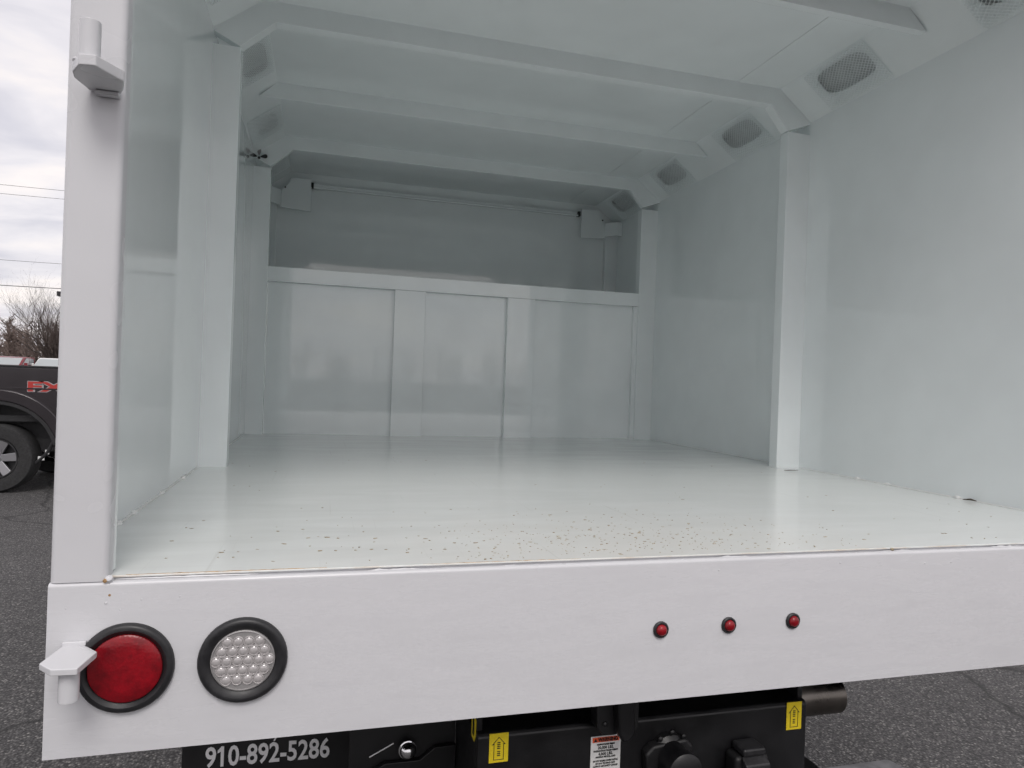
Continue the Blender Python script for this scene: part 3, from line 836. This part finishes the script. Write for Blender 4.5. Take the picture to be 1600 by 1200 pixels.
# rear wheels, axle
def wheel(parent, cx, cy, cz, r, wd, axis, spokes=6, rim_mat="rim_silver", rr_=None):
    """cylindrical wheel, axis +-x or +-y pointing outwards"""
    ax = Vector(axis)
    c = Vector((cx, cy, cz))
    rr_ = rr_ or r * 0.55
    prof = [(rr_, -wd), (r * 0.93, -wd), (r * 0.99, -wd * 0.9), (r, -wd * 0.5), (r * 0.99, -wd * 0.1), (r * 0.94, 0), (r * 0.8, 0.004), (rr_ * 1.04, -0.004), (rr_, -0.02)]
    ty = B().lathe(c, ax, prof, 48).obj("tyre", "tyre_rubber", parent, 0, True)
    bb = B().lathe(c, ax, [(rr_ * 1.0, -0.012), (rr_ * 0.985, -0.004), (rr_ * 0.93, -0.004), (rr_ * 0.91, -0.02), (rr_ * 0.88, -0.08), (0.0, -0.10)], 48)
    rim_o = bb.obj("rim", "rim_dark", parent, 0, True)
    a = ax.orthogonal().normalized(); b2 = ax.cross(a)
    for k in range(spokes):
        t = 2 * PI * (k + 0.35) / spokes
        d = a * math.cos(t) + b2 * math.sin(t); s = ax.cross(d)
        bb = B()
        i0, i1 = rr_ * 0.12, rr_ * 0.95
        q = []
        for (u, w_, h_) in ((i0, 0.16, -0.022), (i0, -0.16, -0.022), (i1, -0.22, -0.006), (i1, 0.22, -0.006)):
            q.append(c + d * u + s * (w_ * rr_) + ax * h_)
        top = [bb.bm.verts.new(p) for p in q]; bot = [bb.bm.verts.new(p - ax * 0.035) for p in q]
        bb.bm.faces.new(top)
        bb.bm.faces.new(bot[::-1])
        for i in range(4):
            bb.bm.faces.new([top[i], bot[i], bot[(i + 1) % 4], top[(i + 1) % 4]])
        bb.obj("spoke", rim_mat, rim_o, 0.006)
    B().lathe(c, ax, [(rr_ * 0.24, -0.03), (rr_ * 0.24, -0.012), (rr_ * 0.17, -0.006), (0, -0.005)], 24).obj("hub_cap", rim_mat, rim_o, 0, True)
    return ty
simple("tyre_rubber", (0.022, 0.022, 0.023), 0.75, nscale=50, namp=0.4, bmp=(80, 0.5, 0.004))
simple("rim_silver", (0.46, 0.46, 0.48), 0.3, metal=0.9)
simple("rim_dark", (0.03, 0.03, 0.032), 0.5, metal=0.2)
for s, x in ((-1, XL + 0.06), (1, W - 0.06)):
    for dx in (0.0, 0.30):
        xx = x + (-s) * dx
        wheel(truck, xx, 2.05, 0.42, 0.42, 0.24, (s, 0, 0), 6, "rim_silver")
B().cyl((0.1, 2.05, 0.42), (W - 0.15, 2.05, 0.42), 0.07, n=20).obj("axle", "black_steel", truck, 0, True)

# debris lying on the floor
def specks():
    r = random.Random(21)
    bb = B()
    def flake(x, y, s, elong):
        a = r.uniform(-0.5, 0.5) if elong else r.uniform(0, PI)
        n = r.choice((5, 6, 7))
        hgt = Z(0.0004 + r.random() * 0.0006)
        top = []
        base = []
        ex_ = r.uniform(1.4, 3.0) if elong else r.uniform(1.0, 1.8)
        for i in range(n):
            t = 2 * PI * i / n
            q = s * r.uniform(0.6, 1.1)
            u, v = q * math.cos(t) * ex_, q * math.sin(t)
            px, py = x + u * math.cos(a) - v * math.sin(a), y + u * math.sin(a) + v * math.cos(a)
            top.append(bb.bm.verts.new((px, py, hgt))); base.append(bb.bm.verts.new((px, py, Z(0.0001))))
        bb.bm.faces.new(top)
        for i in range(n):
            bb.bm.faces.new([top[i], base[i], base[(i + 1) % n], top[(i + 1) % n]])
    k = 0
    while k < 520:
        x = r.gauss(0.83, 0.24); y = 0.03 + abs(r.gauss(0.07, 0.16))
        if 0.02 < x < 2.08 and y < 0.95:
            flake(x, y, min(0.0026, max(0.0006, abs(r.gauss(0.0007, 0.0008)))), r.random() < .5); k += 1
    for _ in range(70):
        x = r.uniform(0.0, 2.0); y = 0.03 + r.random() ** 2 * 1.6
        flake(x, y, r.uniform(0.0008, 0.0026), False)
    for _ in range(18):
        flake(r.uniform(0.02, 0.40), r.uniform(0.03, 0.34), r.uniform(0.0012, 0.0030), r.random() < .5)
    o = bb.obj("dirt_specks", "dirt")
    tag(o, "scattered brown dirt specks on the white truck floor near the sill", "dirt", kind="stuff")
specks()
tw = B().tube([(1.985, 1.148, Z(0.0035)), (2.005, 1.152, Z(0.003)), (2.028, 1.146, Z(0.004)), (2.05, 1.152, Z(0.0032))], [0.0009, 0.0015, 0.0013, 0.0007], 6).obj("twig", "twig", None, 0, True)
tag(tw, "small dark twig on the floor by the right wall post", "twig")
lf = B().tube([(2.105, 0.500, Z(0.003)), (2.112, 0.482, Z(0.006)), (2.116, 0.466, Z(0.004))], [0.0012, 0.003, 0.001], 6).obj("leaf_crumb", "twig", None, 0, True)
tag(lf, "dark leaf crumb at the foot of the right wall", "leaf")

# ------------------------------------------------------------------ parked pickups
def car_paint(name, col, rough=0.22, metal=0.3):
    mt, nt, bs = new_mat(name)
    t = nd(nt, "ShaderNodeTexCoord")
    n = noise(nt, 3.5, 5, 0.6, t.outputs["Object"])
    r = ramp(nt, n.outputs["Fac"], [(0.3, tuple(c * 0.85 for c in col)), (0.7, tuple(c * 1.12 for c in col))])
    nt.links.new(r.outputs["Color"], bs.inputs["Base Color"])
    bs.inputs["Roughness"].default_value = rough
    bs.inputs["Metallic"].default_value = metal
    bs.inputs["Coat Weight"].default_value = 0.6
    bs.inputs["Coat Roughness"].default_value = 0.08
car_paint("car_dark", (0.030, 0.025, 0.029))
car_paint("car_maroon", (0.22, 0.02, 0.03))
car_paint("car_white", (0.75, 0.75, 0.74), 0.25, 0.0)
simple("glass_dark", (0.02, 0.022, 0.024), 0.05, coat=1.0)
simple("glass_sky_pale", (0.35, 0.38, 0.39), 0.08, coat=1.0)  # pale tone paints the reflected sky into the glass
simple("plastic_black", (0.018, 0.018, 0.02), 0.55, nscale=30, namp=0.3)
simple("decal_red", (0.42, 0.035, 0.03), 0.4)
simple("decal_grey", (0.35, 0.33, 0.34), 0.4)
simple("lamp_clear", (0.6, 0.6, 0.6), 0.15, coat=1.0)
simple("tag_white", (0.65, 0.66, 0.66), 0.5, nscale=80, namp=0.1)

def pickup(loc, rz, mat, label, glass, decal=False, sc=1.0):
    """pickup with its rear at +x, near side at y=0 (facing -y), rear wheel centre at x=0"""
    root = empty("pickup_truck", loc, rz, label, "pickup truck", None, sc)
    WD = 1.98
    wb = 3.68
    ra, rf = 0.635, 0.76
    def arch_pts(cx, r, z0):
        a0 = math.asin((z0 - 0.40) / r)
        return [(cx + r * math.cos(a0 + (PI - 2 * a0) * i / 20), 0.40 + r * math.sin(a0 + (PI - 2 * a0) * i / 20)) for i in range(21)]
    bot = 0.56
    for yy, nm in ((0.02, "bed_side"), (WD - 0.10, "bed_side")):
        poly = [(1.22, 0.66), (1.24, 1.36), (1.20, 1.415), (-1.02, 1.415), (-1.02, bot)] + arch_pts(0, ra, bot)[::-1] + [(0.95, bot)]
        o = B().prism(poly, 'y', yy, yy + 0.08).obj(nm, mat, root, 0.012, seg=3)
        if yy < 0.5: near_bed = o
    B().box(-1.0, 1.2, 0.10, WD - 0.10, 0.80, 0.86).obj("bed_floor", "plastic_black", root)
    B().box(1.18, 1.24, 0.105, WD - 0.105, 0.72, 1.40).obj("tailgate", mat, root, 0.015)
    B().box(-1.02, 1.22, 0.010, 0.11, 1.4155, 1.435).obj("rail_cap", "plastic_black", near_bed, 0.008)
    B().box(-1.02, 1.20, 0.016, 0.0195, 1.165, 1.185).obj("body_crease", mat, near_bed, 0.0015)
    for cx in (0, -wb):
        for yy in (-0.022, WD - 0.052):
            outer = arch_pts(cx, rf, 0.70); inner = arch_pts(cx, ra, bot)
            poly = outer + inner[::-1]
            f = B().prism(poly, 'y', yy, yy + 0.072).obj("wheel_flare", mat, root, 0.012, seg=3)
            inner2 = arch_pts(cx, ra - 0.001, bot); inn = arch_pts(cx, ra - 0.045, bot - 0.02)
            B().prism(inner2 + inn[::-1], 'y', yy + 0.012, yy + 0.06).obj("flare_lip", "plastic_black", f, 0.006)
        for yy, ax in ((0.0, -1), (WD, 1)):
            wheel(root, cx, yy - ax * 0.015, 0.385, 0.385, 0.27, (0, ax, 0), 6, "rim_silver", 0.225)
        B().box(cx - 0.62, cx + 0.62, 0.30, WD - 0.30, 0.55, 1.02).obj("wheel_well", "plastic_black", root)
        B().cyl((cx, 0.2, 0.385), (cx, WD - 0.2, 0.385), 0.06, n=12).obj("axle", "plastic_black", root)
    B().box(1.242, 1.40, 0.06, WD - 0.06, 0.58, 0.80).obj("rear_bumper", "plastic_black", root, 0.02)
    B().box(0.70, 1.20, 0.015, 0.0195, 0.665, 0.72).obj("lower_trim", "lamp_clear" if decal else mat, root, 0.001)
    for yy in (0.005, WD - 0.115):
        B().box(1.10, 1.255, yy, yy + 0.11, 0.93, 1.34).obj("tail_lamp", "lens_red", root, 0.012)
    # cab
    lower = [(-1.035, bot), (-1.035, 1.36), (-3.0, 1.33), (-3.02, bot)]
    for yy in (0.02,):
        B().prism(lower, 'y', yy, WD - 0.02).obj("cab_lower", mat, root, 0.02, seg=3)
    B().prism([(-1.04, 1.365), (-1.14, 1.86), (-1.35, 1.945), (-2.25, 1.95), (-2.46, 1.90), (-3.08, 1.345)], 'y', 0.13, WD - 0.13).obj("cab_upper", mat, root, 0.05, seg=4)
    for yy in (0.116, WD - 0.1285):
        B().prism([(-1.28, 1.40), (-1.34, 1.82), (-1.90, 1.86), (-1.90, 1.40)], 'y', yy, yy + 0.0125).obj("side_window", glass, root)
        B().prism([(-1.98, 1.40), (-1.98, 1.86), (-2.30, 1.85), (-2.72, 1.42)], 'y', yy, yy + 0.0125).obj("side_window", glass, root)
    ws_ = B()
    p = [(-2.52, 0.24, 1.862), (-2.52, WD - 0.24, 1.862), (-3.075, WD - 0.20, 1.366), (-3.075, 0.20, 1.366)]
    n_ = Vector((-0.668, 0, 0.745)) * 0.012
    ws_.face([Vector(q) + n_ for q in p]); ws_.face([Vector(q) - n_ * 0.2 for q in p])
    for i in range(4):
        a, c = Vector(p[i]), Vector(p[(i + 1) % 4])
        ws_.face([a + n_, c + n_, c - n_ * .2, a - n_ * .2])
    ws_.obj("windscreen", glass, root)
    for yy in (0.02 - 0.22, WD - 0.02):
        B().box(-2.86, -2.74, yy, yy + 0.20, 1.32, 1.54).obj("door_mirror", mat, root, 0.03, seg=3)
    # hood, nose
    B().prism([(-3.021, bot), (-3.021, 1.33), (-3.15, 1.335), (-4.45, 1.22), (-4.58, 1.10), (-4.60, 0.62), (-4.48, bot)] + arch_pts(-wb, ra, bot), 'y', 0.03, WD - 0.03).obj("hood", mat, root, 0.03, seg=3)
    B().box(-4.625, -4.59, 0.42, WD - 0.42, 0.80, 1.12).obj("front_grille", "plastic_black", root, 0.01)
    for yy in (0.06, WD - 0.41):
        B().box(-4.62, -4.50, yy, yy + 0.34, 0.92, 1.12).obj("headlamp", "lamp_clear", root, 0.02)
    B().box(-4.70, -4.601, 0.05, WD - 0.05, 0.48, 0.76).obj("front_bumper", "chrome", root, 0.03)
    B().box(-4.3, 1.1, 0.25, WD - 0.25, 0.45, 0.60).obj("chassis", "plastic_black", root)
    return root, near_bed

pk, bed = pickup((-3.215, 7.75, 0), 0.0, "car_dark", "dark brown-black pickup truck parked left of the white truck body", "glass_dark", True)
# red four-by-four lettering on the bed side (local coordinates of the pickup)
for nm, off, sz, mt, y in (("lettering", 0.011, 0.15, "decal_grey", 0.0188), ("lettering", 0.0045, 0.15, "decal_red", 0.0170)):
    place_text(nm, "FX4", sz, mt, bed, (0.555, y, 1.195), (1, 0, 0), (0, 0, 1), 0.53 + (0.012 if mt == "decal_grey" else 0), off)
# small pale tags hanging by the rear spring
B().box(0.405, 0.47, 0.06, 0.064, 0.365, 0.41).obj("paper_tag", "tag_white", pk)
B().box(0.475, 0.515, 0.06, 0.064, 0.435, 0.485).obj("paper_tag", "tag_white", pk)
B().tube([(0.38, 0.07, 0.33), (0.44, 0.07, 0.385), (0.50, 0.07, 0.46), (0.56, 0.07, 0.60)], 0.02, 8).obj("brake_hose", "plastic_black", pk, 0, True)

pickup((-21.6, 62.6, 0), R(84), "car_maroon", "distant maroon pickup seen above the dark pickup bed", "glass_sky_pale", sc=1.12)
pickup((-19.0, 63.5, 0), R(78), "car_white", "distant white pickup seen above the dark pickup bed", "glass_sky_pale", sc=1.12)

# ------------------------------------------------------------------ trees, wires, lamp
simple("bark", (0.085, 0.066, 0.058), 0.9, nscale=6, namp=0.3)
simple("twig_far", (0.20, 0.155, 0.135), 0.95, nscale=0.3, namp=0.3)

def grow(bb, rg, p, d, ln, r, depth, spread, upb, nseg=3, sides=5):
    pts, rad = [p], [r]
    for i in range(nseg):
        d = (d + Vector((rg.uniform(-1, 1), rg.uniform(-1, 1), rg.uniform(-0.4, 0.8))) * 0.16 + Vector((0, 0, upb))).normalized()
        p = p + d * (ln / nseg)
        pts.append(p); rad.append(r * (1 - 0.42 * (i + 1) / nseg))
    bb.tube(pts, rad, max(3, sides))
    if depth <= 0: return
    nchild = rg.choice((3, 3, 4)) if depth > 1 else 4
    for k in range(nchild):
        i = rg.randint(1, nseg)
        a = rg.uniform(0, 2 * PI)
        o = d.orthogonal().normalized()
        o = (Matrix.Rotation(a, 3, d) @ o)
        nd_ = (d * rg.uniform(0.6, 1.0) + o * spread * rg.uniform(0.5, 1.1)).normalized()
        grow(bb, rg, pts[i], nd_, ln * rg.uniform(0.55, 0.8), rad[i] * 0.62, depth - 1, spread, upb, nseg, sides - 1)

def bare_tree_mesh(seed, hgt, stems, spread, depth, upb):
    rg = random.Random(seed)
    tb, cb = B(), B()
    tb.tube([(0, 0, -0.2), (0.02, 0, 0.25), (0.05, 0.03, 0.7)], [0.24, 0.19, 0.17], 10)
    for k in range(stems):
        a = 2 * PI * k / stems + rg.uniform(-.3, .3)
        d = Vector((math.cos(a) * spread, math.sin(a) * spread, rg.uniform(0.5, 1.2))).normalized()
        grow(cb, rg, Vector((0.03, 0.02, rg.uniform(0.45, 0.65))), d, hgt * rg.uniform(0.30, 0.42), 0.10, depth, 0.62, upb)
    return tb, cb

tr = empty("bare_tree", (-22.6, 70.0, 0), 0, "leafless many-stemmed tree rising behind the distant pickups", "tree")
tb, cb = bare_tree_mesh(5, 10.6, 30, 0.9, 4, 0.11)
tb.obj("trunk", "bark", tr, 0, True)
cb.obj("crown", "bark", tr)

# woods on the horizon: a mass of leafless trees nobody could count
def woods():
    rg = random.Random(77)
    verts, faces = [], []
    def blade(p, q, r0, r1):
        # three-sided twig
        d = (q - p).normalized()
        a = d.orthogonal().normalized(); b_ = d.cross(a)
        i = len(verts)
        for k in range(3):
            o = a * math.cos(2.094 * k) + b_ * math.sin(2.094 * k)
            verts.append(p + o * r0); verts.append(q + o * r1)
        for k in range(3):
            n = (k + 1) % 3
            faces.append((i + 2 * k, i + 2 * n, i + 2 * n + 1, i + 2 * k + 1))
    def tree(x, y, h, n2):
        base = Vector((x, y, 0)); top = base + Vector((rg.uniform(-.6, .6), rg.uniform(-.6, .6), h))
        blade(base, top, 0.13, 0.03)
        for _ in range(n2):
            t = rg.uniform(0.12, 0.97)
            p = base.lerp(top, t)
            a = rg.uniform(0, 2 * PI)
            L = h * rg.uniform(0.16, 0.34) * (1.15 - t * 0.7)
            q = p + Vector((math.cos(a), math.sin(a), rg.uniform(0.3, 1.3))).normalized() * L
            blade(p, q, 0.05, 0.02)
            for _ in range(4):
                s = p.lerp(q, rg.uniform(0.2, 1))
                a2 = rg.uniform(0, 2 * PI)
                e = s + Vector((math.cos(a2), math.sin(a2), rg.uniform(0.1, 1.4))).normalized() * L * rg.uniform(.25, .6)
                blade(s, e, 0.028, 0.012)
    for k in range(420):
        a = rg.uniform(0, 2 * PI)
        rad = 118 + rg.uniform(0, 40)
        tree(rad * math.sin(a), rad * math.cos(a), rg.uniform(6.0, 9.0), 26)
    for k in range(170):                      # denser where the photograph looks out
        a = rg.uniform(R(-26), R(-10))
        rad = 96 + rg.uniform(0, 40)
        tree(rad * math.sin(a), rad * math.cos(a), rg.uniform(3.6, 7.4), 40)
    me = bpy.data.meshes.new("woods")
    me.from_pydata([tuple(v) for v in verts], [], faces)
    o = link("woods", me, "twig_far")
    tag(o, "brown leafless woods along the horizon", "woods", kind="stuff")
woods()

# power lines between wooden poles
simple("wire_dark", (0.03, 0.03, 0.032), 0.6)
simple("pole_wood", (0.12, 0.09, 0.065), 0.9, nscale=8, namp=0.3)
PA, PB = Vector((-40.0, 45.0, 0)), Vector((-1.5, 45.0, 0))
def pole(p, label):
    o = B().cyl((p.x, p.y, -0.3), (p.x, p.y, 12.9), 0.16, 0.11, n=14).obj("utility_pole", "pole_wood", None, 0, True)
    tag(o, label, "pole")
    B().box(p.x - 0.06, p.x + 0.06, p.y - 0.9, p.y + 0.9, 12.2, 12.34).obj("cross_arm", "pole_wood", o)
pole(PA, "wooden utility pole standing out to the far left")
pole(PB, "wooden utility pole behind the white truck body")
for dy, za, zb, rad, lab in ((-0.7, 12.45, 11.95, 0.011, "topmost thin power line crossing the sky"), (0.7, 12.10, 11.85, 0.011, "second power line just below the topmost one"), (0.0, 8.15, 7.85, 0.011, "third power line, alone above the lowest cable"), (0.0, 6.62, 6.42, 0.022, "lowest and thickest cable above the bare tree")):
    pts = []
    for i in range(25):
        t = i / 24
        sag = 0.42 * (4 * t * (1 - t))
        pts.append((PA.x + (PB.x - PA.x) * t, 45 + dy, za + (zb - za) * t - sag))
    tag(B().tube(pts, rad, 6).obj("power_line", "wire_dark", None), lab, "cable")

# parking-lot lamp whose head just shows beside the rear post
lp = empty("lot_lamp", (-8.6, 30.0, 0), 0, "parking lot lamp with its box head peeking past the rear post", "lamp")
B().cyl((0, 0, 0), (0, 0, 4.5), 0.07, 0.05, n=14).obj("pole", "plastic_black", lp, 0, True)
B().box(-1.43, -0.95, -0.18, 0.18, 4.27, 4.46).obj("lamp_head", "plastic_black", lp, 0.02)
B().cyl((-0.96, 0, 4.40), (0.02, 0, 4.40), 0.035, n=10).obj("arm", "plastic_black", lp, 0, True)
